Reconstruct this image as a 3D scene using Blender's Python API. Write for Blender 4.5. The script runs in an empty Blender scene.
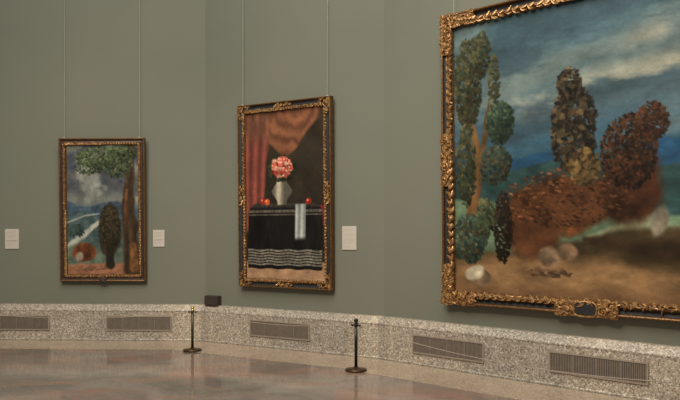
import bpy, bmesh, math, random
import numpy as np
from mathutils import Vector, Matrix

random.seed(11)
C = bpy.context.scene.collection
PI = math.pi

# ------------------------------------------------------------------ helpers
def lin(c):
    return tuple(((v/255)/12.92 if v/255 <= .04045 else ((v/255+.055)/1.055)**2.4) for v in c)

def tag(o, label=None, cat=None, group=None, kind=None):
    if label: o['label'] = label
    if cat: o['category'] = cat
    if group: o['group'] = group
    if kind: o['kind'] = kind
    return o

def empty(name, loc=(0, 0, 0), rot=(0, 0, 0)):
    o = bpy.data.objects.new(name, None)
    o.empty_display_size = .1
    C.objects.link(o)
    o.location = loc
    o.rotation_euler = rot
    return o

def obj(name, bm, mat, parent=None, smooth=False, loc=None, rot=None):
    bmesh.ops.recalc_face_normals(bm, faces=bm.faces)
    me = bpy.data.meshes.new(name)
    bm.to_mesh(me)
    bm.free()
    for m in (mat if isinstance(mat, (list, tuple)) else [mat]):
        me.materials.append(m)
    if smooth:
        for p in me.polygons: p.use_smooth = True
    o = bpy.data.objects.new(name, me)
    C.objects.link(o)
    if parent: o.parent = parent
    if loc: o.location = loc
    if rot: o.rotation_euler = rot
    return o

def add_box(bm, x0, x1, y0, y1, z0, z1):
    vs = [bm.verts.new((x, y, z)) for x in (x0, x1) for y in (y0, y1) for z in (z0, z1)]
    for f in ((0, 1, 3, 2), (4, 6, 7, 5), (0, 4, 5, 1), (2, 3, 7, 6), (0, 2, 6, 4), (1, 5, 7, 3)):
        bm.faces.new([vs[i] for i in f])

def bevel_all(bm, w, seg=2):
    bmesh.ops.bevel(bm, geom=list(bm.edges), offset=w, segments=seg, affect='EDGES', profile=.6)

def add_lathe(bm, prof, seg=32, cx=0, cy=0):
    """prof: (radius, z) from bottom to top"""
    rings = []
    for r, z in prof:
        if r < 1e-6:
            rings.append([bm.verts.new((cx, cy, z))])
        else:
            rings.append([bm.verts.new((cx+r*math.cos(2*PI*k/seg), cy+r*math.sin(2*PI*k/seg), z)) for k in range(seg)])
    for a, b in zip(rings, rings[1:]):
        for k in range(seg):
            q = []
            for v in (a[k % len(a)], a[(k+1) % len(a)], b[(k+1) % len(b)], b[k % len(b)]):
                if v not in q: q.append(v)
            if len(q) > 2: bm.faces.new(q)

def add_tube(bm, pts, rad, seg=8):
    """tube along points; rad is a number or one radius per point"""
    pts = [Vector(p) for p in pts]
    n = len(pts)
    rads = rad if isinstance(rad, (list, tuple)) else [rad]*n
    rings = []
    ref = None
    for i, p in enumerate(pts):
        t = (pts[min(i+1, n-1)]-pts[max(i-1, 0)]).normalized()
        if ref is None:
            ref = t.orthogonal().normalized()
        ref = (ref-t*ref.dot(t)).normalized()
        b = t.cross(ref)
        rings.append([bm.verts.new(p+(ref*math.cos(2*PI*k/seg)+b*math.sin(2*PI*k/seg))*rads[i]) for k in range(seg)])
    for a, c in zip(rings, rings[1:]):
        for k in range(seg):
            bm.faces.new((a[k], a[(k+1) % seg], c[(k+1) % seg], c[k]))
    bm.faces.new(rings[0][::-1])
    bm.faces.new(rings[-1])

def add_leaf(bm, x, y, z, L, W, T, ang, seg=6, rings=5):
    """a carved leaf lying in the x-z plane: tapered, bulging towards -y, tip curled forward"""
    ca, sa = math.cos(ang), math.sin(ang)
    rr = []
    for i in range(rings+1):
        t = i/rings
        w = W*(math.sin(PI*(.08+.86*t))**.8)*(1.1-.55*t)
        h = T*(math.sin(PI*(.1+.8*t)))+T*.5*t*t
        bend = .22*L*math.sin(PI*t)
        row = []
        for k in range(seg+1):
            a = PI*k/seg
            lx = (t-.5)*L
            lz = math.cos(a)*w*.5+bend-.1*L
            ly = -h*math.sin(a)*(1-.25*math.cos(a*4)**2)
            row.append(bm.verts.new((x+lx*ca-lz*sa, y+ly, z+lx*sa+lz*ca)))
        rr.append(row)
    for a, b in zip(rr, rr[1:]):
        for k in range(seg):
            bm.faces.new((a[k], a[k+1], b[k+1], b[k]))

def add_scroll(bm, x, y, z, R, rad, a0, turns=1.4, cw=1):
    pts, rs = [], []
    N = int(18*turns)+4
    for i in range(N+1):
        t = i/N
        a = a0+cw*t*turns*2*PI
        r = R*(1-.82*t)
        pts.append((x+r*math.cos(a), y-rad*1.1*t, z+r*math.sin(a)))
        rs.append(rad*(1-.25*t))
    add_tube(bm, pts, rs, 6)
    add_leaf(bm, x, y-rad*.6, z, R*.5, R*.5, rad*1.6, 0, 6, 4)

# ------------------------------------------------------------------ node materials
def mat_base(name):
    m = bpy.data.materials.new(name)
    m.use_nodes = True
    nt = m.node_tree
    return m, nt, nt.nodes['Principled BSDF']

def N(nt, t, **kw):
    n = nt.nodes.new(t)
    for k, v in kw.items():
        if k in n.inputs: n.inputs[k].default_value = v
        else: setattr(n, k, v)
    return n

def ramp(nt, stops, src, interp='LINEAR'):
    r = nt.nodes.new('ShaderNodeValToRGB')
    r.color_ramp.interpolation = interp
    e = r.color_ramp.elements
    while len(e) < len(stops): e.new(.5)
    for el, (p, c) in zip(e, stops):
        el.position = p
        el.color = (*c, 1)
    nt.links.new(src, r.inputs['Fac'])
    return r

def mix(nt, fac, a, b, mode='MIX'):
    n = nt.nodes.new('ShaderNodeMix')
    n.data_type = 'RGBA'
    n.blend_type = mode
    for sock, v in ((n.inputs[0], fac), (n.inputs[6], a), (n.inputs[7], b)):
        if hasattr(v, 'links'): nt.links.new(v, sock)
        elif isinstance(v, tuple): sock.default_value = (*v, 1)
        else: sock.default_value = v
    return n.outputs[2]

def bump(nt, bs, src, strength, dist):
    b = nt.nodes.new('ShaderNodeBump')
    b.inputs['Strength'].default_value = strength
    b.inputs['Distance'].default_value = dist
    nt.links.new(src, b.inputs['Height'])
    nt.links.new(b.outputs[0], bs.inputs['Normal'])

def coords(nt, scale=(1, 1, 1), kind='Object'):
    tc = nt.nodes.new('ShaderNodeTexCoord')
    mp = nt.nodes.new('ShaderNodeMapping')
    mp.inputs['Scale'].default_value = scale
    nt.links.new(tc.outputs[kind], mp.inputs['Vector'])
    return mp.outputs[0]

def noise(nt, vec, scale, detail=4, rough=.55, dist=0):
    n = N(nt, 'ShaderNodeTexNoise', Scale=scale, Detail=detail, Roughness=rough, Distortion=dist)
    nt.links.new(vec, n.inputs['Vector'])
    return n.outputs['Fac']

def simple(name, col, rough=.5, metal=0, var=.12, scale=30, bmp=0):
    m, nt, bs = mat_base(name)
    v = coords(nt)
    f = noise(nt, v, scale)
    r = ramp(nt, [(.3, tuple(c*(1-var) for c in col)), (.7, tuple(c*(1+var) for c in col))], f)
    nt.links.new(r.outputs[0], bs.inputs['Base Color'])
    bs.inputs['Roughness'].default_value = rough
    bs.inputs['Metallic'].default_value = metal
    if bmp: bump(nt, bs, f, bmp, .005)
    return m

def wall_mat():
    m, nt, bs = mat_base('sage_wall_paint')
    v = coords(nt, kind='Object')
    f = noise(nt, v, .55, 3)
    r = ramp(nt, [(.3, (.160, .164, .122)), (.7, (.179, .176, .132))], f)
    nt.links.new(r.outputs[0], bs.inputs['Base Color'])
    bs.inputs['Roughness'].default_value = .8
    bs.inputs['Specular IOR Level'].default_value = .25
    bump(nt, bs, noise(nt, v, 160, 3), .08, .002)
    return m

def granite_mat(name, base, dark, light, rough, contrast=1.0, slab=True):
    m, nt, bs = mat_base(name)
    v = coords(nt)
    vo = N(nt, 'ShaderNodeTexVoronoi', Scale=72.0)
    nt.links.new(v, vo.inputs['Vector'])
    sep = nt.nodes.new('ShaderNodeSeparateColor')
    nt.links.new(vo.outputs['Color'], sep.inputs[0])
    g1 = ramp(nt, [(0, dark), (.16, dark), (.24, tuple(.35*a+.65*b for a, b in zip(dark, base))), (.4, base), (.74, base), (.82, light), (1, light)], sep.outputs[0])
    n1 = noise(nt, v, 40, 6, .8)
    g2 = ramp(nt, [(.32, dark), (.47, base), (.56, base), (.7, light)], n1)
    col = mix(nt, .38, g1.outputs[0], g2.outputs[0])
    n2 = noise(nt, v, 3.0, 4, .6)
    tint = ramp(nt, [(.3, (.86, .84, .82)), (.7, (1.08, 1.07, 1.04))], n2)
    col = mix(nt, 1.0, col, tint.outputs[0], 'MULTIPLY')
    if slab:
        # slabs of the stone: each block has its own slight tone
        sx = nt.nodes.new('ShaderNodeSeparateXYZ')
        nt.links.new(v, sx.inputs[0])
        mul = N(nt, 'ShaderNodeMath', operation='MULTIPLY'); mul.inputs[1].default_value = 1/1.22
        nt.links.new(sx.outputs[0], mul.inputs[0])
        fl = N(nt, 'ShaderNodeMath', operation='FLOOR'); nt.links.new(mul.outputs[0], fl.inputs[0])
        wn = N(nt, 'ShaderNodeTexWhiteNoise', noise_dimensions='1D'); nt.links.new(fl.outputs[0], wn.inputs['W'])
        sr = ramp(nt, [(0, (.86, .88, .9)), (1, (1.1, 1.07, 1.03))], wn.outputs['Value'])
        col = mix(nt, 1.0, col, sr.outputs[0], 'MULTIPLY')
        fr = N(nt, 'ShaderNodeMath', operation='FRACT'); nt.links.new(mul.outputs[0], fr.inputs[0])
        jt = N(nt, 'ShaderNodeMath', operation='LESS_THAN'); jt.inputs[1].default_value = .005
        nt.links.new(fr.outputs[0], jt.inputs[0])
        col = mix(nt, jt.outputs[0], col, tuple(c*.6 for c in base))
    nt.links.new(col, bs.inputs['Base Color'])
    bs.inputs['Roughness'].default_value = rough
    return m

def marble_mat():
    m, nt, bs = mat_base('polished_brown_marble')
    v = coords(nt)
    f1 = noise(nt, v, .9, 6, .62, .8)
    c1 = ramp(nt, [(.34, (.135, .108, .086)), (.5, (.215, .165, .134)), (.66, (.285, .228, .188))], f1)
    v2 = coords(nt, (1, 1.5, 1))
    f2 = noise(nt, v2, .75, 5, .65, 1.2)
    red = ramp(nt, [(.47, (0, 0, 0)), (.66, (1, 1, 1))], f2)
    col = mix(nt, red.outputs[0], c1.outputs[0], (.29, .155, .11))
    f4 = noise(nt, v2, 1.35, 5, .65, 2.2)
    gr = ramp(nt, [(.56, (0, 0, 0)), (.68, (.7, .7, .7))], f4)
    col = mix(nt, gr.outputs[0], col, (.135, .135, .112))
    f3 = noise(nt, v, 2.6, 7, .7, 2.5)
    vein = ramp(nt, [(.485, (0, 0, 0)), (.5, (.55, .55, .55)), (.515, (0, 0, 0))], f3)
    col = mix(nt, vein.outputs[0], col, (.30, .26, .22))
    nt.links.new(col, bs.inputs['Base Color'])
    rr = ramp(nt, [(.3, (.05,)*3), (.7, (.11,)*3)], noise(nt, v, 3, 3))
    nt.links.new(rr.outputs[0], bs.inputs['Roughness'])
    bs.inputs['IOR'].default_value = 1.5
    return m

def gold_mat(name, bright, dull, metal=.55, rough=.38, scale=45):
    m, nt, bs = mat_base(name)
    v = coords(nt)
    f = noise(nt, v, scale, 5, .65)
    r = ramp(nt, [(.36, dull), (.62, bright)], f)
    nt.links.new(r.outputs[0], bs.inputs['Base Color'])
    bs.inputs['Roughness'].default_value = rough
    bs.inputs['Metallic'].default_value = metal
    bump(nt, bs, noise(nt, v, 120, 4), .4, .004)
    return m

def canvas_mat(name):
    m, nt, bs = mat_base(name)
    a = nt.nodes.new('ShaderNodeVertexColor')
    a.layer_name = 'paint'
    v = coords(nt)
    f = noise(nt, v, 55, 5, .7)
    r = ramp(nt, [(.3, (.9, .9, .9)), (.7, (1.1, 1.1, 1.1))], f)
    col = mix(nt, 1.0, a.outputs['Color'], r.outputs[0], 'MULTIPLY')
    nt.links.new(col, bs.inputs['Base Color'])
    bs.inputs['Roughness'].default_value = .5
    bs.inputs['Specular IOR Level'].default_value = .15
    return m

M = {}
M['wall'] = wall_mat()
M['granite'] = granite_mat('speckled_granite', (.375, .312, .242), (.10, .085, .073), (.70, .62, .52), .5)
M['border'] = granite_mat('polished_granite_border', (.39, .30, .215), (.22, .165, .12), (.57, .45, .335), .22, slab=False)
M['joint'] = simple('dark_stone_joint', (.06, .045, .03), .8)
M['marble'] = marble_mat()
M['gold'] = gold_mat('carved_gilding', (.56, .31, .12), (.13, .058, .018), .55, .33, 26)
M['gold_dull'] = gold_mat('dull_gilding', (.24, .115, .036), (.075, .034, .012))
M['gold_base'] = gold_mat('shaded_gilding', (.20, .10, .034), (.06, .028, .010), .5, .4)  # darker gilding under the leaves: crevice shade put into the colour
M['ebony'] = simple('ebonised_wood', (.014, .012, .011), .6, 0, .3, 20)
M['walnut'] = simple('dark_walnut', (.042, .024, .016), .4, 0, .35, 18)
M['vent'] = simple('bronze_grey_metal', (.30, .24, .178), .5, .1, .1, 20)
M['slat'] = simple('bronze_grey_slats', (.20, .155, .118), .5, .1, .1, 20)
M['recess_shade'] = simple('painted_recess_shade', (.022, .018, .015), .9)  # near-black colour painting the shade of the recess behind the slats
M['brass'] = simple('brass', (.72, .52, .20), .25, .9, .05)
M['aged'] = simple('aged_brass', (.075, .06, .03), .4, .6, .2, 15)
M['bronze'] = simple('brown_bronze', (.10, .055, .028), .32, .7, .2, 15)
M['black'] = simple('black_metal', (.012, .011, .011), .35, .3, .1)
M['cord'] = simple('grey_brown_cord', (.36, .28, .21), .7)
M['wire'] = simple('pale_nylon_wire', (.34, .34, .28), .4)
M['card'] = simple('white_card', (.50, .44, .365), .7, 0, .03, 8)
M['print'] = simple('grey_print', (.30, .25, .20), .8)
M['boxm'] = simple('dark_brown_plastic', (.042, .028, .022), .5, 0, .1)
M['canvas'] = canvas_mat('oil_paint')

# ------------------------------------------------------------------ layout
F_PX, HORIZON, EYE = 740.0, 233.0, 1.6
P1 = Vector((-1.989, 10.902)); P2 = Vector((0.5687, 9.3523))       # corners of the plinth at floor level
A1, A2, A3 = math.radians(2.455), math.radians(31.218), math.radians(44.02)
def udir(a): return Vector((math.cos(a), -math.sin(a)))
def ndir(a): return Vector((-math.sin(a), -math.cos(a)))            # towards the room
L1, L3 = 8.0, 7.0
P1 = P1-udir(A2)*.075
P2 = P2-udir(A2)*.095
P0 = P1-udir(A1)*L1
P3 = P2+udir(A3)*L3
ORG = [P1-udir(A1)*3.033, P1+udir(A2)*.075, P2+udir(A3)*.093]                                  # origins of the three wall frames
ANG = [A1, A2, A3]
LEDGE = .13
def mit(c, aa, ab, d):
    """corner c of two runs moved by d towards the room along the mitre"""
    b = (ndir(aa)+ndir(ab)).normalized()
    return c+b*(d/b.dot(ndir(aa)))
def corner(i, d):
    return [P0+ndir(A1)*d, mit(P1, A1, A2, d), mit(P2, A2, A3, d), P3+ndir(A3)*d][i]
def to_local(p, i):
    r = Vector((p[0], p[1]))-ORG[i]
    return r.dot(udir(ANG[i])), r.dot(ndir(ANG[i]))                 # u, d
def frame_at(i):
    return (ORG[i].x, ORG[i].y, 0), (0, 0, -ANG[i])
def wpt(i, u, d, z):
    p = ORG[i]+udir(ANG[i])*u+ndir(ANG[i])*d
    return Vector((p.x, p.y, z))

def sweep(name, i, prof, mat, smooth=False):
    """run a (d, z) profile along wall run i, mitred at its ends (local y is -d)"""
    bm = bmesh.new()
    ends = []
    for k in (i, i+1):
        row = []
        for d, z in prof:
            u, dd = to_local(corner(k, d), i)
            row.append(bm.verts.new((u, -dd, z)))
        ends.append(row)
    n = len(prof)
    for k in range(n):
        bm.faces.new((ends[0][k], ends[0][(k+1) % n], ends[1][(k+1) % n], ends[1][k]))
    bm.faces.new(ends[0]); bm.faces.new(ends[1][::-1])
    loc, rot = frame_at(i)
    o = obj(name, bm, mat, None, smooth, loc, rot)
    return tag(o, kind='structure')

SIDE = ['left', 'centre', 'right']
WALL_H = 7.2
for i, s in enumerate(SIDE):
    o = sweep('wall_'+s, i, [(-LEDGE, 0), (-LEDGE, WALL_H), (-LEDGE-.3, WALL_H), (-LEDGE-.3, 0)], M['wall'])
    prof = [(-LEDGE, .002), (.007, .002), (.007, .020), (.003, .027), (.0, .029), (0, .432), (.003, .437), (.0045, .445),
            (.003, .454), (-.002, .462), (-.012, .474), (-.030, .494), (-.05, .516), (-.066, .530), (-.075, .533), (-LEDGE, .534)]
    sweep('baseboard_'+s, i, prof, M['granite'])
    sweep('trim_%d' % (i+1), i, [(-.05, 0), (.80, 0), (.80, .0035), (-.05, .0035)], M['border'])
    sweep('trim_%d' % (i+4), i, [(-.05, .0036), (.020, .0036), (.020, .0046), (-.05, .0046)], M['joint'])
bm = bmesh.new()
add_box(bm, -12, 12, -6, 13.5, -.1, .0)
tag(obj('floor', bm, M['marble']), kind='structure')

# ------------------------------------------------------------------ ventilation grilles
def grille(i, u0, u1, z0, z1, label):
    loc = wpt(i, (u0+u1)/2, 0, z0)
    t = empty('ventilation_grille', loc, (0, 0, -ANG[i]))
    tag(t, label, 'vent', 'grilles in the granite plinth')
    W, Hh = (u1-u0), (z1-z0)
    b = .017
    bm = bmesh.new()
    add_box(bm, -W/2-b, W/2+b, -.015, 0.0, -b, 0)
    add_box(bm, -W/2-b, W/2+b, -.015, 0.0, Hh, Hh+b)
    add_box(bm, -W/2-b, -W/2, -.015, 0.0, 0, Hh)
    add_box(bm, W/2, W/2+b, -.015, 0.0, 0, Hh)
    obj('frame', bm, M['vent'], t)
    bm = bmesh.new()
    add_box(bm, -W/2, W/2, -.0012, 0.0, 0, Hh)
    obj('recess_shade_panel', bm, M['recess_shade'], t)  # flat sheet on the plinth face, painted as the grille's shaded recess
    bm = bmesh.new()
    n = 56
    for k in range(n):
        x = -W/2+(k+.5)*W/n
        add_box(bm, x-.0058, x+.0058, -.010, -.0015, .001, Hh-.001)
    obj('slats', bm, M['slat'], t)
    for k in range(1, 4):
        bm = bmesh.new()
        x = -W/2+k*W/4
        add_box(bm, x-.0045, x+.0045, -.0100, -.0015, .0005, Hh-.0005)
        obj('divider', bm, M['slat'], t)
    return t
grille(0, -.235, .736, .168, .355, 'bronze grille in the plinth at the far left, cut off by the picture edge')
grille(0, 1.626, 2.577, .168, .355, 'bronze grille in the plinth below the boyless small landscape painting'.replace('boyless ', ''))
grille(1, .855, 1.838, .168, .362, 'bronze grille in the plinth below the painting with the red curtain')
grille(2, .480, 1.465, .158, .353, 'bronze grille in the plinth below the left half of the largest painting')
grille(2, 2.293, 3.296, .168, .352, 'rightmost bronze grille in the plinth, below the right side of the largest painting')

# ------------------------------------------------------------------ small dark box on the ledge
bm = bmesh.new()
add_box(bm, -.122, .122, -.05, .05, 0, .142)
bevel_all(bm, .006, 2)
t = empty('sensor_box', wpt(1, .085, -LEDGE+.053, .534), (0, 0, -A2))
tag(t, 'small dark brown box standing on the plinth ledge in the wall corner', 'box')
obj('housing', bm, M['boxm'], t)
bm = bmesh.new()
add_box(bm, -.104, .104, -.0535, -.0495, .016, .126)
obj('front_panel', bm, M['boxm'], t)

# ------------------------------------------------------------------ wall labels
def wall_card(i, u0, u1, z0, z1, label, rows):
    W, Hh = u1-u0, z1-z0
    t = empty('wall_label', wpt(i, (u0+u1)/2, -LEDGE, z0), (0, 0, -ANG[i]))
    tag(t, label, 'label', 'white wall labels beside the paintings')
    bm = bmesh.new()
    add_box(bm, -W/2, W/2, -.012, -.0005, 0, Hh)
    bevel_all(bm, .002, 1)
    obj('card', bm, M['card'], t)
    for z, w, h in rows:
        bm = bmesh.new()
        z = Hh*(1-z)
        x = -W*.38
        rnd = random.Random(int(z*1e4))
        while x < -W*.38+W*w:
            l = rnd.uniform(.008, .026)
            x1 = min(x+l, -W*.38+W*w)
            add_box(bm, x, x1, -.0126, -.0118, z-h/2, z+h/2)
            x = x1+.004
        obj('text_line', bm, M['print'], t)
rowsA = [(.14, .7, .004), (.2, .55, .004), (.3, .76, .003), (.36, .72, .003), (.42, .6, .003), (.585, .76, .012), (.64, .7, .004), (.74, .7, .003), (.80, .6, .003)]
rowsB = [(.14, .7, .003), (.20, .55, .003), (.33, .72, .003), (.39, .6, .003), (.55, .7, .003), (.61, .76, .003), (.67, .74, .003), (.73, .5, .003), (.86, .5, .003)]
wall_card(0, .012, .226, 1.36, 1.66, 'white wall label left of the small landscape painting', rowsA)
wall_card(0, 2.277, 2.451, 1.394, 1.645, 'white wall label just right of the small landscape painting', rowsA)
wall_card(1, 2.286, 2.505, 1.377, 1.69, 'white wall label right of the painting with the red curtain', rowsB)

# ------------------------------------------------------------------ barrier posts and cords
def make_post(label, loc, rotz, mats):
    t = empty('barrier_post', loc, (0, 0, rotz))
    tag(t, label, 'stanchion', 'barrier posts along the wall')
    bm = bmesh.new()
    add_lathe(bm, [(0, 0), (.122, 0), (.127, .004), (.127, .016), (.121, .024), (.06, .030), (.032, .036), (.024, .046), (0, .046)], 40)
    obj('base', bm, mats[0], t, True)
    bm = bmesh.new()
    add_lathe(bm, [(0, .03), (.0185, .03), (.0185, .553), (0, .553)], 24)
    obj('pole', bm, mats[1], t, True)
    bm = bmesh.new()
    add_lathe(bm, [(0, .512), (.0225, .512), (.0235, .518), (.0235, .536), (.0225, .542), (0, .542)], 24)
    obj('collar', bm, mats[1], t, True)
    bm = bmesh.new()
    pr = [(0, .549), (.0215, .549), (.0235, .553), (.0135, .558)]
    for k in range(1, 10):
        a = -PI/2+PI*(k+.8)/10.8
        pr.append((.0265*math.cos(a), .582+.0265*math.sin(a)))
    pr.append((0, .6085))
    add_lathe(bm, pr, 24)
    obj('finial', bm, mats[2], t, True)
    for s in (-1, 1):
        bm = bmesh.new()
        add_tube(bm, [(s*.018, 0, .527), (s*.034, 0, .527), (s*.045, 0, .525), (s*.064, 0, .523)], [.005, .0055, .0125, .0115], 10)
        obj('cord_hook', bm, M['black'], t, True)
    return t
dark = (M['bronze'], M['black'], M['black'])
brs = (M['bronze'], M['aged'], M['brass'])
S1 = Vector((-2.0, 10.03)); S2 = Vector((.186, 8.58)); S0 = Vector((-5.3, 10.17))
d3 = udir(A3)
S3 = S2+Vector((.722, -.692))*4.9
ZB = .0035
make_post('bronze barrier post with a bright brass ball top near the wall corner', (*S1, ZB), -math.radians(17), brs)
make_post('black barrier post with a black ball top, standing between the middle and largest paintings', (*S2, ZB), -math.radians(38), dark)
make_post('barrier post beyond the left edge of the picture', (*S0, ZB), -math.radians(3), brs)
make_post('barrier post beyond the right edge of the picture', (*S3, ZB), -math.radians(43.8), dark)
def cord(a, b, sag, label):
    d = (b-a).normalized()
    p, q = a+d*.067, b-d*.067
    pts = []
    for k in range(41):
        s = k/40
        r = p+(q-p)*s
        pts.append((r.x, r.y, ZB+.523-sag*4*s*(1-s)))
    bm = bmesh.new()
    add_tube(bm, pts, .0036, 8)
    o = obj('barrier_rope', bm, M['cord'], None, True)
    tag(o, label, 'cord', 'thin cords between the barrier posts')
cord(S0, S1, .09, 'thin barrier cord running left from the brass-topped post')
cord(S1, S2, .07, 'thin barrier cord strung between the brass-topped post and the black post')
cord(S2, S3, .205, 'thin sagging barrier cord running right from the black post')

# ------------------------------------------------------------------ picture frames
def ring(bm, w, h, prof):
    """mitred frame ring: prof = closed list of (inset, y); outer size w x h, bottom edge at z=0"""
    loops = []
    for ins, y in prof:
        loops.append([bm.verts.new((-w/2+ins, y, ins)), bm.verts.new((w/2-ins, y, ins)),
                      bm.verts.new((w/2-ins, y, h-ins)), bm.verts.new((-w/2+ins, y, h-ins))])
    n = len(loops)
    for k in range(n):
        a, b = loops[k], loops[(k+1) % n]
        for j in range(4):
            bm.faces.new((a[j], a[(j+1) % 4], b[(j+1) % 4], b[j]))

def carved_run(bm, w, h, ins, y, pitch, L, W, T):
    """a run of paired carved leaves all round at the given inset, flowing away from each side's middle"""
    for side in range(4):
        length = (w if side % 2 == 0 else h)-2*ins
        n = max(2, int(length/pitch))
        n += n % 2
        for k in range(n):
            s = -length/2+(k+.5)*length/n
            flow = 0 if s > 0 else PI
            for j, da in ((0, .45), (1, -.5)):
                off = (j-.5)*W*.55
                ang = flow+da
                if side == 0: p = (s, ins+off, ang)
                elif side == 2: p = (s, h-ins-off, ang)
                elif side == 1: p = (w/2-ins-off, h/2+s, ang+PI/2)
                else: p = (-w/2+ins+off, h/2+s, ang+PI/2)
                add_leaf(bm, p[0], y, p[1], L*random.uniform(.75, 1.2), W*random.uniform(.75, 1.25), T*random.uniform(.7, 1.2), p[2]+random.uniform(-.35, .35))

def plaque_strip(bm, x0, x1, z0, z1, y, t, wob, seed, horizontal):
    """raised strip with a wavy outline"""
    rnd = random.Random(seed)
    n = 14
    A, B = [], []
    for k in range(n+1):
        s = k/n
        wv = wob*(.5+.5*math.sin(s*PI*5+seed))
        if horizontal:
            x = x0+(x1-x0)*s
            A.append((x, z0-wv)); B.append((x, z1+wv*.4))
        else:
            z = z0+(z1-z0)*s
            A.append((x0-wv, z)); B.append((x1+wv*.4, z))
    for lvl in (0,):
        fa = [bm.verts.new((x, y, z)) for x, z in A]; fb = [bm.verts.new((x, y, z)) for x, z in B]
        ga = [bm.verts.new((x, y+t, z)) for x, z in A]; gb = [bm.verts.new((x, y+t, z)) for x, z in B]
        for k in range(n):
            bm.faces.new((fa[k], fa[k+1], fb[k+1], fb[k]))
            bm.faces.new((ga[k], gb[k], gb[k+1], ga[k+1]))
            bm.faces.new((fa[k], ga[k], ga[k+1], fa[k+1]))
            bm.faces.new((fb[k], fb[k+1], gb[k+1], gb[k]))
        bm.faces.new((fa[0], fb[0], gb[0], ga[0])); bm.faces.new((fa[n], ga[n], gb[n], fb[n]))

def corner_ornament(cx, cz, sx, sz, arm, wid, y, sc, seed, plaque=True):
    """L of scrolls and leaves at the outer corner (cx, cz); sx, sz point to the frame's middle"""
    bm = bmesh.new()
    rnd = random.Random(seed)
    th = .03
    e = .12*wid
    if plaque: plaque_strip(bm, min(cx-sx*e*.5, cx+sx*arm), max(cx-sx*e*.5, cx+sx*arm), min(cz, cz+sz*wid*.95), max(cz, cz+sz*wid*.95), y, th, wid*.06, seed, True)
    if plaque: plaque_strip(bm, min(cx, cx+sx*wid*.95), max(cx, cx+sx*wid*.95), min(cz-sz*e*.5, cz+sz*arm), max(cz-sz*e*.5, cz+sz*arm), y-.002, th, wid*.06, seed+1, False)
    yy = y-.004
    R = wid*.36
    add_scroll(bm, cx+sx*wid*.45, yy, cz+sz*wid*.5, R, sc, PI*.25, 1.6, 1)
    k = 1
    pos = wid*1.05
    while pos < arm-R*.4:
        r = R*(.85 if k % 2 else .6)
        j = (.62 if k % 2 else .36)*wid
        add_scroll(bm, cx+sx*pos, yy, cz+sz*j, r, sc*.85, rnd.uniform(0, 6), 1.3, sx)
        add_scroll(bm, cx+sx*j, yy, cz+sz*pos, r, sc*.85, rnd.uniform(0, 6), 1.3, -sz)
        pos += wid*.52
        k += 1
    m = int(arm/wid*(9 if plaque else 3.5))
    for q in range(m):
        s = (q+.5)/m*arm
        for hv in (0, 1):
            jj = rnd.uniform(.1, .9)*wid
            a = rnd.uniform(0, 2*PI)
            px, pz = (cx+sx*s, cz+sz*jj) if hv == 0 else (cx+sx*jj, cz+sz*s)
            add_leaf(bm, px, yy, pz, wid*.42, wid*.2, sc*1.6, a)
    return bm

def centre_ornament(cx, cz, horizontal, half, wid, y, sc, seed, cart=False, plaque=True):
    bm = bmesh.new()
    rnd = random.Random(seed)
    if not plaque:
        pass
    elif horizontal:
        plaque_strip(bm, cx-half, cx+half, cz-wid*.47, cz+wid*.47, y, .03, wid*.08, seed, True)
    else:
        plaque_strip(bm, cx-wid*.47, cx+wid*.47, cz-half, cz+half, y, .03, wid*.08, seed, False)
    yy = y-.004
    R = wid*.32
    for sg in (-1, 1):
        pos = wid*.55 if not cart else half*.55
        k = 0
        while pos < half-R*.3:
            j = (.2 if k % 2 else -.12)*wid
            if horizontal: add_scroll(bm, cx+sg*pos, yy, cz+j, R*(1-.12*k), sc, 1.0, 1.3, sg)
            else: add_scroll(bm, cx+j, yy, cz+sg*pos, R*(1-.12*k), sc, 1.0, 1.3, sg)
            pos += wid*.5
            k += 1
    if cart:
        pts = []
        for k in range(33):
            a = 2*PI*k/32
            pts.append((cx+half*.36*math.copysign(abs(math.cos(a))**.6, math.cos(a)), yy-.002, cz-wid*.03+wid*.46*math.copysign(abs(math.sin(a))**.6, math.sin(a))))
        add_tube(bm, pts, sc*.7, 8)
    else:
        for k in range(7):
            a = PI*k/6
            if horizontal: add_leaf(bm, cx+wid*.2*math.cos(a), yy, cz-wid*.1+wid*.22*math.sin(a), wid*.45, wid*.16, sc*1.8, a)
            else: add_leaf(bm, cx-wid*.1+wid*.22*math.sin(a), yy, cz+wid*.2*math.cos(a), wid*.45, wid*.16, sc*1.8, a)
    m = int(half/wid*(12 if plaque else 5))
    for q in range(m):
        s = rnd.uniform(.3 if cart else .05, .96)*half*rnd.choice((-1, 1))
        if cart and abs(s) < half*.56: continue
        j = rnd.uniform(-.42, .42)*wid
        px, pz = (cx+s, cz+j) if horizontal else (cx+j, cz+s)
        add_leaf(bm, px, yy, pz, wid*.4, wid*.18, sc*1.5, rnd.uniform(0, 6.28))
    return bm

# ---- painted surfaces: generic landscapes and a still life, painted cell by cell
def vnoise(shape, fx, fy, seed):
    rs = np.random.RandomState(seed)
    h, w = shape
    gx, gy = int(fx)+3, int(fy)+3
    g = rs.rand(gy, gx)
    y = np.linspace(0, fy, h)[:, None]; x = np.linspace(0, fx, w)[None, :]
    yi = y.astype(int); xi = x.astype(int)
    ty = y-yi; tx = x-xi
    ty = ty*ty*(3-2*ty); tx = tx*tx*(3-2*tx)
    a = g[yi, xi]; b = g[yi, xi+1]; c = g[yi+1, xi]; d = g[yi+1, xi+1]
    return a*(1-tx)*(1-ty)+b*tx*(1-ty)+c*(1-tx)*ty+d*tx*ty
def fbm(shape, fx, fy, seed, oct=5, gain=.55):
    t = 0; amp = 1; s = 0
    for o in range(oct):
        t = t+amp*vnoise(shape, fx*2**o, fy*2**o, seed+o*17)
        s += amp; amp *= gain
    return t/s
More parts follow.
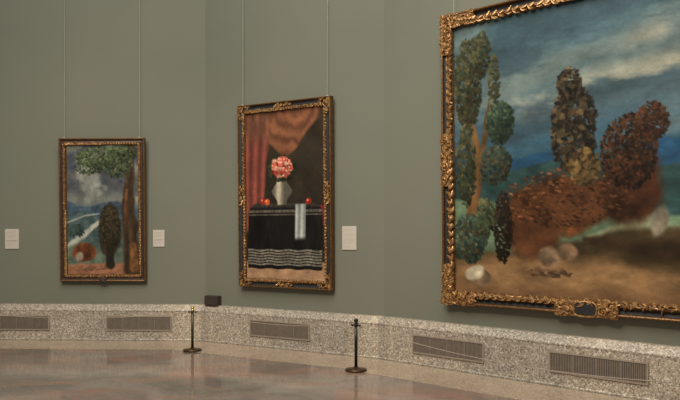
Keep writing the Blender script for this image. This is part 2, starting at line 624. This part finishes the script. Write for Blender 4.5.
def sst(a, b, x):
    t = np.clip((x-a)/(b-a), 0, 1)
    return t*t*(3-2*t)

class Paint:
    def __init__(s, w, h, res, seed):
        s.nx, s.ny = int(w*res), int(h*res)
        s.sh = (s.ny, s.nx)
        s.asp = h/w
        s.u = np.linspace(0, 1, s.nx)[None, :]*np.ones((s.ny, 1))
        s.v = np.linspace(0, 1, s.ny)[:, None]*np.ones((1, s.nx))
        s.img = np.zeros((s.ny, s.nx, 3))
        s.seed = seed
        s.k = 0
    def n(s, fx, fy, oct=5, gain=.55):
        s.k += 1
        return fbm(s.sh, fx, fy, s.seed+s.k*101, oct, gain)
    def put(s, mask, col, var=0, fx=20, fy=20):
        c = np.array(col, float)[None, None, :]*np.ones((s.ny, s.nx, 1))
        if var: c = c*(1+var*2*(s.n(fx, fy)-.5))[:, :, None]
        m = np.clip(mask, 0, 1)[:, :, None]
        s.img = s.img*(1-m)+c*m
    def grad(s, stops):
        vs = [a for a, _ in stops]
        for ch in range(3):
            s.img[:, :, ch] = np.interp(s.v, vs, [c[ch] for _, c in stops])
    def ell(s, cx, cy, rx, ry, ang=0, soft=.12, wob=.25, f=9):
        x = s.u-cx; y = (s.v-cy)*s.asp
        ry = ry*s.asp
        ca, sa = math.cos(ang), math.sin(ang)
        a = (x*ca+y*sa)/rx; b = (-x*sa+y*ca)/ry
        r = np.sqrt(a*a+b*b)
        if wob: r = r+wob*2*(s.n(f, f*s.asp)-.5)
        return 1-sst(1-soft, 1+soft, r)
    def line(s, pts, wid, soft=.4, wob=.0):
        """thick polyline; wid per point"""
        best = np.zeros(s.sh)
        du = wob*(s.n(8, 8)-.5) if wob else 0
        for (x0, y0, w0), (x1, y1, w1) in zip([(p[0], p[1], w) for p, w in zip(pts, wid)], [(p[0], p[1], w) for p, w in zip(pts[1:], wid[1:])]):
            px = s.u-x0+du; py = (s.v-y0)*s.asp
            dx = x1-x0; dy = (y1-y0)*s.asp
            t = np.clip((px*dx+py*dy)/(dx*dx+dy*dy+1e-9), 0, 1)
            d = np.sqrt((px-t*dx)**2+(py-t*dy)**2)
            ww = w0+(w1-w0)*t
            best = np.maximum(best, 1-sst(ww*(1-soft), ww*(1+soft), d))
        return best
    def dabs(s, cx, cy, rx, ry, n, size, cols, seed, flat=.6, ang=None, shade=.32):
        n = int(n*1.7); size = size*.72
        rs = np.random.RandomState(seed)
        for k in range(n):
            a = rs.uniform(0, 6.283); r = math.sqrt(rs.uniform(0, 1))
            x, y = cx+rx*r*math.cos(a), cy+ry*r*math.sin(a)
            sz = size*rs.uniform(.6, 1.4)
            x0, x1 = int((x-sz*1.5)*s.nx), int((x+sz*1.5)*s.nx)+2
            y0, y1 = int((y-sz*1.5/s.asp)*s.ny), int((y+sz*1.5/s.asp)*s.ny)+2
            x0, y0 = max(x0, 0), max(y0, 0); x1, y1 = min(x1, s.nx), min(y1, s.ny)
            if x1 <= x0 or y1 <= y0: continue
            uu = s.u[y0:y1, x0:x1]-x; vv = (s.v[y0:y1, x0:x1]-y)*s.asp
            aa = rs.uniform(0, 6.28) if ang is None else ang+rs.uniform(-.4, .4)
            p = uu*math.cos(aa)+vv*math.sin(aa); q = -uu*math.sin(aa)+vv*math.cos(aa)
            d = np.sqrt(p*p+(q/flat)**2)/sz
            m = (1-sst(.7, 1.1, d))[:, :, None]*.85
            c = np.array(cols[rs.randint(len(cols))], float)*rs.uniform(.85, 1.15)*(1+shade*((cx-x)/rx*.5+(cy-y)/ry*.6+(.5 if rs.rand() > .8 else -.12)))
            s.img[y0:y1, x0:x1] = s.img[y0:y1, x0:x1]*(1-m)+c*m
    def finish(s, gain):
        s.img = s.img*(1+.45*(s.n(10, 16, 6, .75)-.5))[:, :, None]
        c = np.clip(s.img, 0, 255)/255
        l = np.where(c <= .04045, c/12.92, ((c+.055)/1.055)**2.4)
        return np.clip(l**1.12*1.2*gain, 0, 1)

GAIN = 1.14
def paint_small():
    p = Paint(1.075, 1.87, 120, 3)
    p.grad([(0, (104, 103, 92)), (.2, (88, 88, 84)), (.34, (78, 80, 82)), (.42, (112, 112, 104)), (.5, (74, 86, 92)), (.7, (72, 84, 78)), (1, (84, 80, 62))])
    cl = p.n(3.2, 6); p.put(sst(.5, .66, cl)*(1-sst(.4, .5, p.v)), (124, 124, 116), .1)
    cl = p.n(3, 7); p.put(sst(.52, .68, cl)*(1-sst(.36, .46, p.v))*.8, (62, 66, 74), .1)
    hill = p.v-(.475+.03*np.sin(p.u*7)+.03*(p.n(5, 2)-.5)-.05*(1-p.u))
    p.put(sst(-.004, .01, hill), (62, 76, 86), .35, 14, 30)
    p.put(sst(.52, .56, p.v+.12*(p.n(4, 4)-.5)), (70, 84, 82), .35, 12, 30)
    # pale winding track on a slope
    p.put(p.line([(.0, .80), (.22, .70), (.42, .60), (.6, .56)], [.045, .04, .028, .014], .5, .08), (150, 150, 138), .18)
    p.put(p.line([(.0, .60), (.25, .545), (.45, .53)], [.012, .012, .008], .6), (134, 138, 130), .1)
    p.put(sst(.74, .79, p.v+.10*(p.n(5, 5)-.5)-.06*p.u), (88, 98, 84), .3, 14, 20)
    p.put(sst(.90, .93, p.v+.05*(p.n(5, 5)-.5)), (136, 96, 74), .2, 14, 30)
    # tree on the right, trunk and spreading crown
    p.put(p.line([(.90, -.02), (.88, .2), (.86, .45), (.88, .7), (.92, .95)], [.05, .065, .085, .10, .14], .2, .07), (62, 48, 34), .6, 18, 8)
    p.put(p.line([(.83, .35), (.81, .6)], [.018, .022], .5, .05), (92, 62, 40), .4)
    p.put(p.line([(.9, .78), (.93, .95)], [.05, .06], .4, .08), (112, 78, 50), .4)
    p.put(p.line([(.86, .24), (.7, .15), (.5, .10)], [.02, .014, .007], .3, .05), (64, 52, 38), .2)
    G = [(48, 58, 38), (60, 72, 46), (74, 84, 58), (40, 46, 34), (88, 92, 64)]
    p.dabs(.52, .10, .40, .085, 330, .026, G, 5, .55)
    p.dabs(.70, .15, .22, .10, 180, .028, G, 6, .55)
    p.dabs(.32, .17, .20, .06, 110, .024, G, 7, .55)
    p.dabs(.78, .06, .2, .07, 120, .028, G, 17, .55)
    # dark rounded bush in the middle ground and a russet boulder by the track
    p.put(p.ell(.60, .66, .15, .20, 0, .14, .30, 6), (48, 42, 30), .45, 16, 20)
    p.dabs(.60, .63, .15, .17, 230, .024, [(46, 40, 28), (62, 54, 38), (36, 32, 24), (70, 62, 44)], 8, .6)
    p.put(p.line([(.60, .80), (.60, .92)], [.05, .07], .3, .06), (40, 34, 26), .3)
    p.put(p.ell(.24, .83, .17, .075, -.15, .12, .25, 5), (96, 58, 36), .6, 10, 10)
    p.put(p.ell(.17, .86, .05, .035, .2, .3, .3, 5), (140, 126, 108), .3)
    p.dabs(.12, .66, .12, .05, 60, .03, [(48, 62, 58), (58, 72, 62)], 9, .5)
    p.dabs(.3, .95, .3, .02, 60, .03, [(120, 84, 62), (104, 80, 60)], 10, .3, 0)
    return p
def paint_tall():
    p = Paint(1.34, 2.37, 110, 21)
    p.grad([(0, (58, 48, 37)), (.3, (52, 46, 36)), (.8, (40, 33, 27)), (1, (48, 40, 32))])
    p.img *= (1+.35*(p.n(6, 9)-.5))[:, :, None]
    # floor boards
    p.put(sst(.885, .90, p.v), (146, 116, 90), .22, 6, 40)
    # hanging curtain, left
    edge = .33-.16*sst(.1, .75, p.v)+.02*np.sin(p.v*16)
    m = (1-sst(-.012, .012, p.u-edge))*(1-sst(.70, .74, p.v))
    fold = .5+.5*np.sin((p.u*(1+.8*p.v))*44+1.2*np.sin(p.v*5)+2.5*(p.n(3, 4)-.5))
    cc = np.stack([92+40*fold, 52+22*fold, 44+18*fold], 2)
    m3 = m[:, :, None]
    p.img = p.img*(1-m3)+cc*m3
    p.put(m*(1-sst(.1, .24, p.v+.06*(p.n(8, 4)-.5)))*.75, (104, 74, 54), .35, 20, 12)
    # swagged upper curtain
    x = p.u
    low = .10+.17*np.exp(-((x-.52)/.26)**2)-.17*np.maximum(x-.66, 0)
    m = sst(.28, .33, x)*(1-sst(-.012, .012, p.v-low))*(1-sst(.9, .965, x))
    rad = np.sqrt(((p.u-.62)*1)**2+((p.v+.10)*p.asp)**2)
    fold = .5+.5*np.sin(rad*38+14*(p.n(4, 4)-.5)+7*p.u)
    cc = np.stack([96+30*fold, 64+20*fold, 46+14*fold], 2)
    m3 = m[:, :, None]
    p.img = p.img*(1-m3)+cc*m3
    # red sideboard cloth behind
    p.put(sst(.72, .75, p.u)*sst(.56, .57, p.v)*(1-sst(.66, .70, p.v)), (116, 36, 38), .3, 10, 14)
    # long table under a black cloth with a banded hem
    half = .30+.17*sst(.50, .60, p.v)+.02*np.sin(p.u*30)*sst(.6, .9, p.v)
    tm = (1-sst(-.01, .01, np.abs(p.u-.5)-half))*sst(.545, .552, p.v)*(1-sst(.935, .94, p.v+.003*np.sin(p.u*26)))
    p.put(tm, (27, 24, 22), .5, 14, 6)
    p.put(tm*(1-sst(.56, .585, p.v)), (58, 53, 48), .3, 30, 6)
    for k in range(6):
        y = .828+k*.0165
        p.put(tm*(1-sst(.0035, .0065, np.abs(p.v+.003*np.sin(p.u*26)-y))), (112, 106, 94), .35, 60, 20)
    p.put(tm*(1-sst(.006, .010, np.abs(p.v-.595)))*.8, (104, 96, 84), .5, 60, 30)
    p.put(tm*(1-sst(.003, .005, np.abs(p.v-.615)))*.7, (104, 96, 84), .4, 60, 30)
    # white napkin hanging over the edge
    e = (1-sst(.055, .075, np.abs(p.u-.70+.05*(p.v-.6))))*sst(.55, .56, p.v)*(1-sst(.74, .775, p.v+.05*(p.u-.68)))
    f2 = .5+.5*np.sin(p.u*95+4*p.v)
    e3 = e[:, :, None]
    p.img = p.img*(1-e3)+np.stack([118+46*f2, 120+44*f2, 114+42*f2], 2)*e3
    # pewter vase
    zz = (p.v-.475)/.075
    prof = .055+.075*np.exp(-((zz-.05)/.52)**2)
    vm = (1-sst(-.006, .006, np.abs(p.u-.47)-prof))*sst(.40, .405, p.v)*(1-sst(.555, .56, p.v))
    sh = np.exp(-((p.u-.43)/.045)**2)
    v3 = vm[:, :, None]
    p.img = p.img*(1-v3)+np.stack([84+84*sh, 80+78*sh, 68+70*sh], 2)*v3
    # bouquet
    p.dabs(.47, .345, .17, .075, 150, .03, [(44, 48, 32), (58, 58, 38), (36, 38, 28)], 31, .5)
    p.dabs(.47, .335, .14, .058, 46, .034, [(176, 92, 74), (190, 130, 108), (150, 66, 52), (198, 172, 146), (120, 44, 38)], 32, .85, None, .08)
    p.dabs(.47, .325, .13, .05, 34, .016, [(206, 170, 150), (200, 120, 96), (160, 60, 50)], 33, .8, None, .08)
    # apples on the cloth
    for (x, y, c) in ((.22, .535, (150, 52, 36)), (.28, .54, (168, 84, 44)), (.80, .54, (140, 44, 38))):
        p.put(p.ell(x, y, .034, .034*.57, 0, .12, 0), c, .25)
        p.put(p.ell(x-.01, y-.006, .01, .006, 0, .5, 0), (206, 140, 104))
    return p
def paint_big():
    p = Paint(3.3, 3.07, 92, 47)
    p.grad([(0, (66, 86, 90)), (.12, (76, 96, 100)), (.25, (84, 98, 98)), (.36, (78, 96, 102)), (.46, (62, 90, 104)), (.56, (52, 78, 84)), (.7, (58, 70, 58)), (.85, (98, 82, 58)), (1, (128, 100, 72))])
    d = p.v+.32*p.u                                                # streaky sky, bands rising to the right
    st = fbm(p.sh, 2.2, 9, 77); sk = vnoise(p.sh, 3, 3, 5)
    wv = np.sin((d*11+2.2*st+1.2*sk)*2.0)
    sky = 1-sst(.44, .52, p.v)
    p.put(sky*sst(.2, 1.0, wv)*.6, (54, 70, 76), .15, 4, 16)
    p.put(sky*sst(.35, 1.0, -wv)*.5, (116, 124, 116), .12, 5, 20)
    cl = fbm(p.sh, 3.2, 8, 91, 6, .6)
    bank = np.exp(-((p.v-(.36-.14*p.u))/.05)**2)*sst(.2, .3, p.u)
    p.put(bank*sst(.44, .64, cl)*.8, (158, 152, 132), .15, 8, 20)
    bank = np.exp(-((p.v-(.30-.20*p.u))/.035)**2)*sst(.55, .7, p.u)
    p.put(bank*sst(.40, .62, cl)*.8, (152, 148, 132), .15, 8, 20)
    p.put(sky*sst(.52, .68, fbm(p.sh, 4, 12, 95, 6, .6))*.5, (52, 66, 74), .1)
    p.put(p.line([(.22, .02), (.45, .05), (.62, .02)], [.03, .045, .03], .9, .05)*.5, (64, 82, 88))
    # far blue hills
    h = p.v-(.50-.03*np.sin(p.u*8.5+.6)-.02*np.sin(p.u*21)+.03*(p.n(7, 2)-.5))
    p.put(sst(-.004, .008, h)*(1-sst(.66, .7, p.v)), (40, 70, 92), .3, 12, 20)
    h = p.v-(.545+.02*np.sin(p.u*11)+.03*(p.n(9, 2)-.5))
    p.put(sst(-.004, .008, h), (46, 66, 64), .4, 16, 24)
    # middle distance: pale rise with dark wooded slopes
    h = p.v-(.70+.09*(p.u-.5)+.02*(p.n(6, 3)-.5))
    p.put(sst(-.008, .012, h), (96, 112, 88), .35, 10, 26)
    p.put(p.line([(.50, .80), (.66, .765), (.8, .80), (1, .86)], [.012, .026, .03, .03], .7, .04), (140, 144, 116), .15)
    h = p.v-(.80+.035*np.sin(p.u*6.5+.3)+.05*(p.n(6, 3)-.5))
    p.put(sst(-.01, .02, h), (64, 52, 34), .5, 9, 18)
    h = p.v-(.875-.03*np.sin(p.u*5)+.04*(p.n(7, 4)-.5))
    p.put(sst(-.02, .03, h), (126, 98, 68), .32, 9, 24)
    p.put(sst(.95, 1.0, p.v+.03*(p.n(8, 4)-.5))*.6, (106, 78, 54), .2)
    # russet rocky knoll with a wooded top in the middle of the picture
    k1 = np.maximum(p.ell(.43, .675, .225, .10, .02, .16, .42, 7), p.ell(.32, .75, .10, .12, .3, .2, .4, 7))
    p.put(k1, (76, 49, 31), .5, 14, 12)
    g = p.n(9, 9, 6, .7); g2 = p.n(14, 12, 6, .7)
    p.put(k1*sst(.46, .66, g)*.85, (110, 70, 42), .25, 24, 18)
    p.put(k1*sst(.52, .68, g2)*.85, (44, 28, 19), .25, 24, 18)
    p.put(k1*sst(.60, .70, g)*.6, (142, 88, 52), .2, 24, 18)
    p.put(p.ell(.65, .63, .10, .13, -.2, .2, .4, 7), (62, 38, 24), .7, 14, 14)
    p.dabs(.42, .66, .22, .10, 260, .011, [(90, 59, 37), (66, 43, 28), (50, 34, 23), (108, 70, 44)], 49, .4, .2)
    B = [(36, 26, 19), (50, 34, 23), (28, 22, 17), (64, 42, 27), (78, 50, 30)]
    p.dabs(.63, .52, .085, .12, 520, .011, B, 51, .5)
    p.dabs(.70, .43, .05, .06, 170, .010, [(80, 50, 32), (66, 42, 27), (44, 30, 21)], 52, .5)
    D = [(34, 30, 24), (48, 42, 32), (26, 23, 20), (66, 56, 40), (82, 68, 48)]
    p.dabs(.455, .43, .075, .15, 420, .015, D, 53, .55)
    p.dabs(.44, .28, .042, .055, 110, .013, D, 54, .55)
    p.dabs(.49, .56, .05, .06, 120, .015, [(112, 92, 58), (96, 76, 46), (60, 48, 32)], 55, .5)
    # dark cypress-like shrub at the foot of the knoll
    p.dabs(.198, .76, .034, .13, 260, .010, [(34, 27, 20), (46, 36, 26), (28, 22, 17)], 59, .5)
    # boulders at the foot of the knoll
    p.put(p.ell(.37, .86, .045, .040, 0, .2, .4, 8), (112, 92, 72), .6, 20, 20)
    p.put(p.ell(.43, .845, .035, .03, 0, .2, .4, 8), (92, 74, 56), .6, 20, 20)
    p.put(p.ell(.72, .74, .025, .05, .2, .3, .5, 8), (116, 108, 92), .5, 20, 20)
    p.dabs(.37, .915, .08, .015, 50, .016, [(84, 62, 44), (110, 88, 66)], 58, .4, 0)
    # dark cleft on the right slope
    p.put(p.line([(.50, .80), (.66, .83), (.85, .84), (1, .86)], [.010, .022, .03, .03], .8, .05), (50, 38, 26), .35)
    # tree at the left with a forked trunk
    p.put(p.line([(.06, 1.0-.22), (.085, .62), (.10, .52), (.07, .36), (.06, .2)], [.026, .024, .02, .013, .007], .25, .03), (104, 76, 48), .5, 24, 6)
    p.put(p.line([(.10, .52), (.135, .40), (.15, .3)], [.014, .010, .005], .3, .03), (84, 66, 44), .3)
    G = [(54, 52, 36), (68, 68, 46), (44, 44, 32), (80, 76, 52), (60, 54, 36), (50, 58, 42)]
    p.dabs(.06, .22, .055, .17, 420, .013, G, 61, .55)
    p.dabs(.115, .12, .035, .085, 130, .012, G, 62, .55)
    p.dabs(.165, .24, .022, .11, 110, .011, G, 63, .5)
    p.dabs(.19, .38, .052, .075, 200, .013, [(44, 54, 44), (58, 68, 50), (36, 46, 38)], 64, .55)
    p.dabs(.17, .53, .06, .07, 220, .013, [(46, 54, 46), (58, 66, 54), (38, 44, 38), (64, 58, 42)], 65, .55)
    p.dabs(.05, .52, .04, .16, 220, .013, G, 66, .55)
    p.dabs(.06, .80, .075, .09, 320, .014, [(44, 56, 46), (58, 70, 58), (38, 46, 38), (74, 84, 70), (66, 58, 40)], 67, .5)
    p.dabs(.13, .72, .04, .07, 120, .013, [(60, 70, 50), (88, 84, 56), (46, 52, 40)], 68, .5)
    # pale stone in the corner
    p.put(p.ell(.105, .94, .05, .035, .1, .12, .3, 6), (104, 86, 66), .5)
    p.put(p.ell(.085, .925, .036, .026, -.3, .2, .5, 7), (164, 152, 128), .4, 30, 30)
    return p

def add_canvas(p, w, h, y, zb, parent, name='canvas'):
    nx, ny = p.nx, p.ny
    col = p.finish(GAIN)
    xs = np.linspace(-w/2, w/2, nx); zs = np.linspace(zb+h, zb, ny)
    X, Z = np.meshgrid(xs, zs)
    co = np.stack([X, np.full_like(X, y), Z], 2).reshape(-1, 3)
    idx = np.arange(nx*ny).reshape(ny, nx)
    q = np.stack([idx[:-1, :-1], idx[1:, :-1], idx[1:, 1:], idx[:-1, 1:]], 2).reshape(-1, 4)
    # the back of the stretched canvas, so that it has thickness
    n0 = len(co)
    bx = np.array([(-w/2, y+.02, zb+h), (w/2, y+.02, zb+h), (w/2, y+.02, zb), (-w/2, y+.02, zb)])
    co = np.concatenate([co, bx])
    faces = q.tolist()+[[n0, n0+1, n0+2, n0+3]]
    me = bpy.data.meshes.new(name)
    me.from_pydata(co.tolist(), [], faces)
    at = me.color_attributes.new('paint', 'FLOAT_COLOR', 'POINT')
    arr = np.ones((len(co), 4)); arr[:n0, :3] = col.reshape(-1, 3); arr[n0:, :3] = .2
    at.data.foreach_set('color', arr.astype(np.float32).ravel())
    me.materials.append(M['canvas'])
    o = bpy.data.objects.new(name, me)
    C.objects.link(o)
    o.parent = parent
    return o

def picture(name, i, u0, u1, z0, h, lean, label):
    w = u1-u0
    t = empty(name, wpt(i, (u0+u1)/2, -LEDGE+.012, z0), (lean, 0, -ANG[i]))
    tag(t, label, 'painting', 'framed paintings on the green walls')
    return t, w

# ---- small landscape on the left wall
t, w = picture('framed_painting', 0, .888, 2.188, .877, 2.14, .030, 'smallest painting, an upright landscape with a tree, in a brown and gold frame')
h = 2.14
bm = bmesh.new(); ring(bm, w, h, [(.022, 0), (.022, -.058), (.030, -.058), (.046, -.046), (.064, -.050), (.064, 0)])
obj('frame', bm, M['walnut'], t)
bm = bmesh.new(); ring(bm, w, h, [(0, -.002), (0, -.060), (.004, -.072), (.013, -.076), (.022, -.072), (.026, -.060), (.026, -.002)])
obj('outer_moulding', bm, M['gold_dull'], t)
bm = bmesh.new(); ring(bm, w, h, [(.062, -.004), (.062, -.058), (.072, -.068), (.088, -.066), (.104, -.045), (.110, -.038), (.110, -.004)])
mo = obj('inner_moulding', bm, M['gold_base'], t)
bm = bmesh.new(); carved_run(bm, w, h, .083, -.060, .040, .050, .024, .013)
obj('carved_leaves', bm, M['gold'], mo)
add_canvas(paint_small(), w-.206, h-.206, -.034, .103, t)
bm = bmesh.new(); add_box(bm, -.062, .062, -.080, -.045, -.004, .062); bevel_all(bm, .008, 2)
add_leaf(bm, 0, -.078, .0, .11, .05, .012, 0)
add_scroll(bm, 0, -.07, -.006, .020, .006, 0, 1.2)
obj('name_plaque', bm, M['walnut'], t)

# ---- tall painting on the middle wall
h = 2.585
t, w = picture('framed_painting', 1, .603, 2.175, .835, h, .014, 'tall painting with a red curtain and black-draped table, in a black and gold frame')
bm = bmesh.new(); ring(bm, w, h, [(.012, 0), (.012, -.070), (.026, -.064), (.050, -.054), (.084, -.060), (.084, 0)])
obj('frame', bm, M['ebony'], t)
bm = bmesh.new(); ring(bm, w, h, [(0, -.002), (0, -.070), (.004, -.084), (.011, -.087), (.019, -.084), (.022, -.070), (.022, -.002)])
obj('outer_moulding', bm, M['gold_dull'], t)
bm = bmesh.new(); ring(bm, w, h, [(.080, -.004), (.080, -.066), (.090, -.078), (.104, -.076), (.120, -.050), (.124, -.044), (.124, -.004)])
mo = obj('inner_moulding', bm, M['gold_base'], t)
bm = bmesh.new(); carved_run(bm, w, h, .101, -.070, .044, .054, .026, .014)
obj('carved_leaves', bm, M['gold'], mo)
add_canvas(paint_tall(), w-.236, h-.236, -.040, .118, t)
sd = 5
for sx in (-1, 1):
    for sz in (0, 1):
        bm = corner_ornament(sx*w/2*1.0, h*sz, -sx, 1 if sz == 0 else -1, .235, .086, -.070, .0075, sd, False); sd += 3
        obj('corner_ornament', bm, M['gold'], t)
for c in ((0, .050, True), (0, h-.050, True), (-w/2+.050, h/2, False), (w/2-.050, h/2, False)):
    bm = centre_ornament(c[0], c[1], c[2], .165, .080, -.070, .0075, sd, False, False); sd += 3
    obj('centre_ornament', bm, M['gold'], t)

# ---- huge landscape on the right wall
h = 3.37
t, w = picture('framed_painting', 2, .890, 4.45, .772, h, .011, 'largest painting, a wide stormy landscape in a richly carved gold and black frame')
bm = bmesh.new(); ring(bm, w, h, [(.020, 0), (.020, -.090), (.036, -.072), (.060, -.062), (.090, -.075), (.090, 0)])
obj('frame', bm, M['ebony'], t)
bm = bmesh.new(); ring(bm, w, h, [(0, -.002), (0, -.092), (.006, -.106), (.016, -.111), (.026, -.106), (.032, -.092), (.032, -.002)])
obj('outer_moulding', bm, M['gold_dull'], t)
bm = bmesh.new(); ring(bm, w, h, [(.084, -.004), (.084, -.080), (.094, -.098), (.112, -.102), (.134, -.082), (.150, -.060), (.156, -.052), (.156, -.004)])
mo = obj('inner_moulding', bm, M['gold_base'], t)
bm = bmesh.new(); carved_run(bm, w, h, .121, -.090, .090, .105, .046, .030)
obj('carved_leaves', bm, M['gold'], mo)
add_canvas(paint_big(), w-.300, h-.300, -.048, .150, t)
for sx in (-1, 1):
    for sz in (0, 1):
        bm = corner_ornament(sx*w/2, h*sz, -sx, 1 if sz == 0 else -1, .46, .158, -.106, .0125, sd); sd += 3
        obj('corner_ornament', bm, M['gold'], t)
for c in ((0, h-.078, True), (-w/2+.070, h/2, False), (w/2-.070, h/2, False)):
    bm = centre_ornament(c[0], c[1], c[2], .31, .150, -.106, .0125, sd); sd += 3
    obj('centre_ornament', bm, M['gold'], t)
bm = centre_ornament(0, .062, True, .34, .165, -.106, .0125, sd, cart=True)
co = obj('centre_ornament', bm, M['gold'], t)
bm = bmesh.new(); add_box(bm, -.125, .125, -.113, -.104, .0, .125); bevel_all(bm, .004, 2)
obj('cartouche_panel', bm, M['ebony'], co)

# ------------------------------------------------------------------ hanging wires
def hang_wire(i, u, z0, d0, label):
    a = wpt(i, u, -LEDGE+d0, z0); b = wpt(i, u, -LEDGE+.03, WALL_H-.05)
    bm = bmesh.new()
    add_tube(bm, [a+(b-a)*k/6 for k in range(7)], .0032, 6)
    add_box(bm, a.x-.012, a.x+.012, a.y-.006, a.y+.006, a.z, a.z+.022)
    tag(obj('hanging_wire', bm, M['wire']), label, 'wire', 'thin wires the paintings hang from')
hang_wire(0, .945, 3.018, .060, 'thin pale wire above the top left corner of the small landscape painting')
hang_wire(0, 2.085, 3.018, .060, 'thin pale wire above the top right corner of the small landscape painting')
hang_wire(1, .640, 3.424, .048, 'thin pale wire above the top left corner of the red curtain painting')
hang_wire(1, 2.075, 3.424, .048, 'thin pale wire above the top right corner of the red curtain painting')
hang_wire(2, 1.035, 4.15, .085, 'thin faint wire above the top left corner of the largest painting')

# ------------------------------------------------------------------ light
def area(name, loc, target, sx, sy, power, col, spread=180):
    l = bpy.data.lights.new(name, 'AREA')
    l.shape = 'RECTANGLE'; l.size = sx; l.size_y = sy
    l.energy = power; l.color = col; l.spread = math.radians(spread)
    o = bpy.data.objects.new(name, l)
    C.objects.link(o)
    o.location = loc
    o.rotation_euler = (Vector(target)-Vector(loc)).to_track_quat('-Z', 'Y').to_euler()
def spot(name, loc, target, power, col, size, blend=1.0, rad=.45):
    l = bpy.data.lights.new(name, 'SPOT')
    l.energy = power; l.color = col; l.spot_size = math.radians(size); l.spot_blend = blend; l.shadow_soft_size = rad
    o = bpy.data.objects.new(name, l)
    C.objects.link(o)
    o.location = loc
    o.rotation_euler = (Vector(target)-Vector(loc)).to_track_quat('-Z', 'Y').to_euler()

area('roof_light', (-2.0, 3.6, 8.4), (-1.0, 5.6, 0), 7, 6.5, 960, (1, .97, .90))
WARM = (1.0, .88, .72)
spot('track_spot', (-4.8, 3.2, 6.6), wpt(0, 1.5, 0, 1.5), 640, WARM, 42)
spot('track_spot', (-3.4, 3.0, 6.6), wpt(1, 1.4, 0, 1.5), 560, WARM, 40)
spot('track_spot', (-2.6, 1.6, 6.8), wpt(2, 2.3, 0, 1.6), 680, WARM, 50)

w = bpy.data.worlds.new('gallery')
bpy.context.scene.world = w
w.use_nodes = True
bg = w.node_tree.nodes['Background']
bg.inputs[0].default_value = (.95, .95, .88, 1)
bg.inputs[1].default_value = .20

# ------------------------------------------------------------------ camera
cam = bpy.data.cameras.new('camera')
cam.sensor_width = 36
cam.lens = F_PX/680*36
cam.shift_y = (HORIZON-200)/680
cam.clip_end = 100
co = bpy.data.objects.new('camera', cam)
C.objects.link(co)
co.location = (0, 0, EYE)
co.rotation_euler = (PI/2, 0, 0)
sc = bpy.context.scene
sc.camera = co
sc.view_settings.view_transform = 'Standard'
sc.view_settings.look = 'None'
sc.view_settings.gamma = 1
sc.view_settings.exposure = 0.11
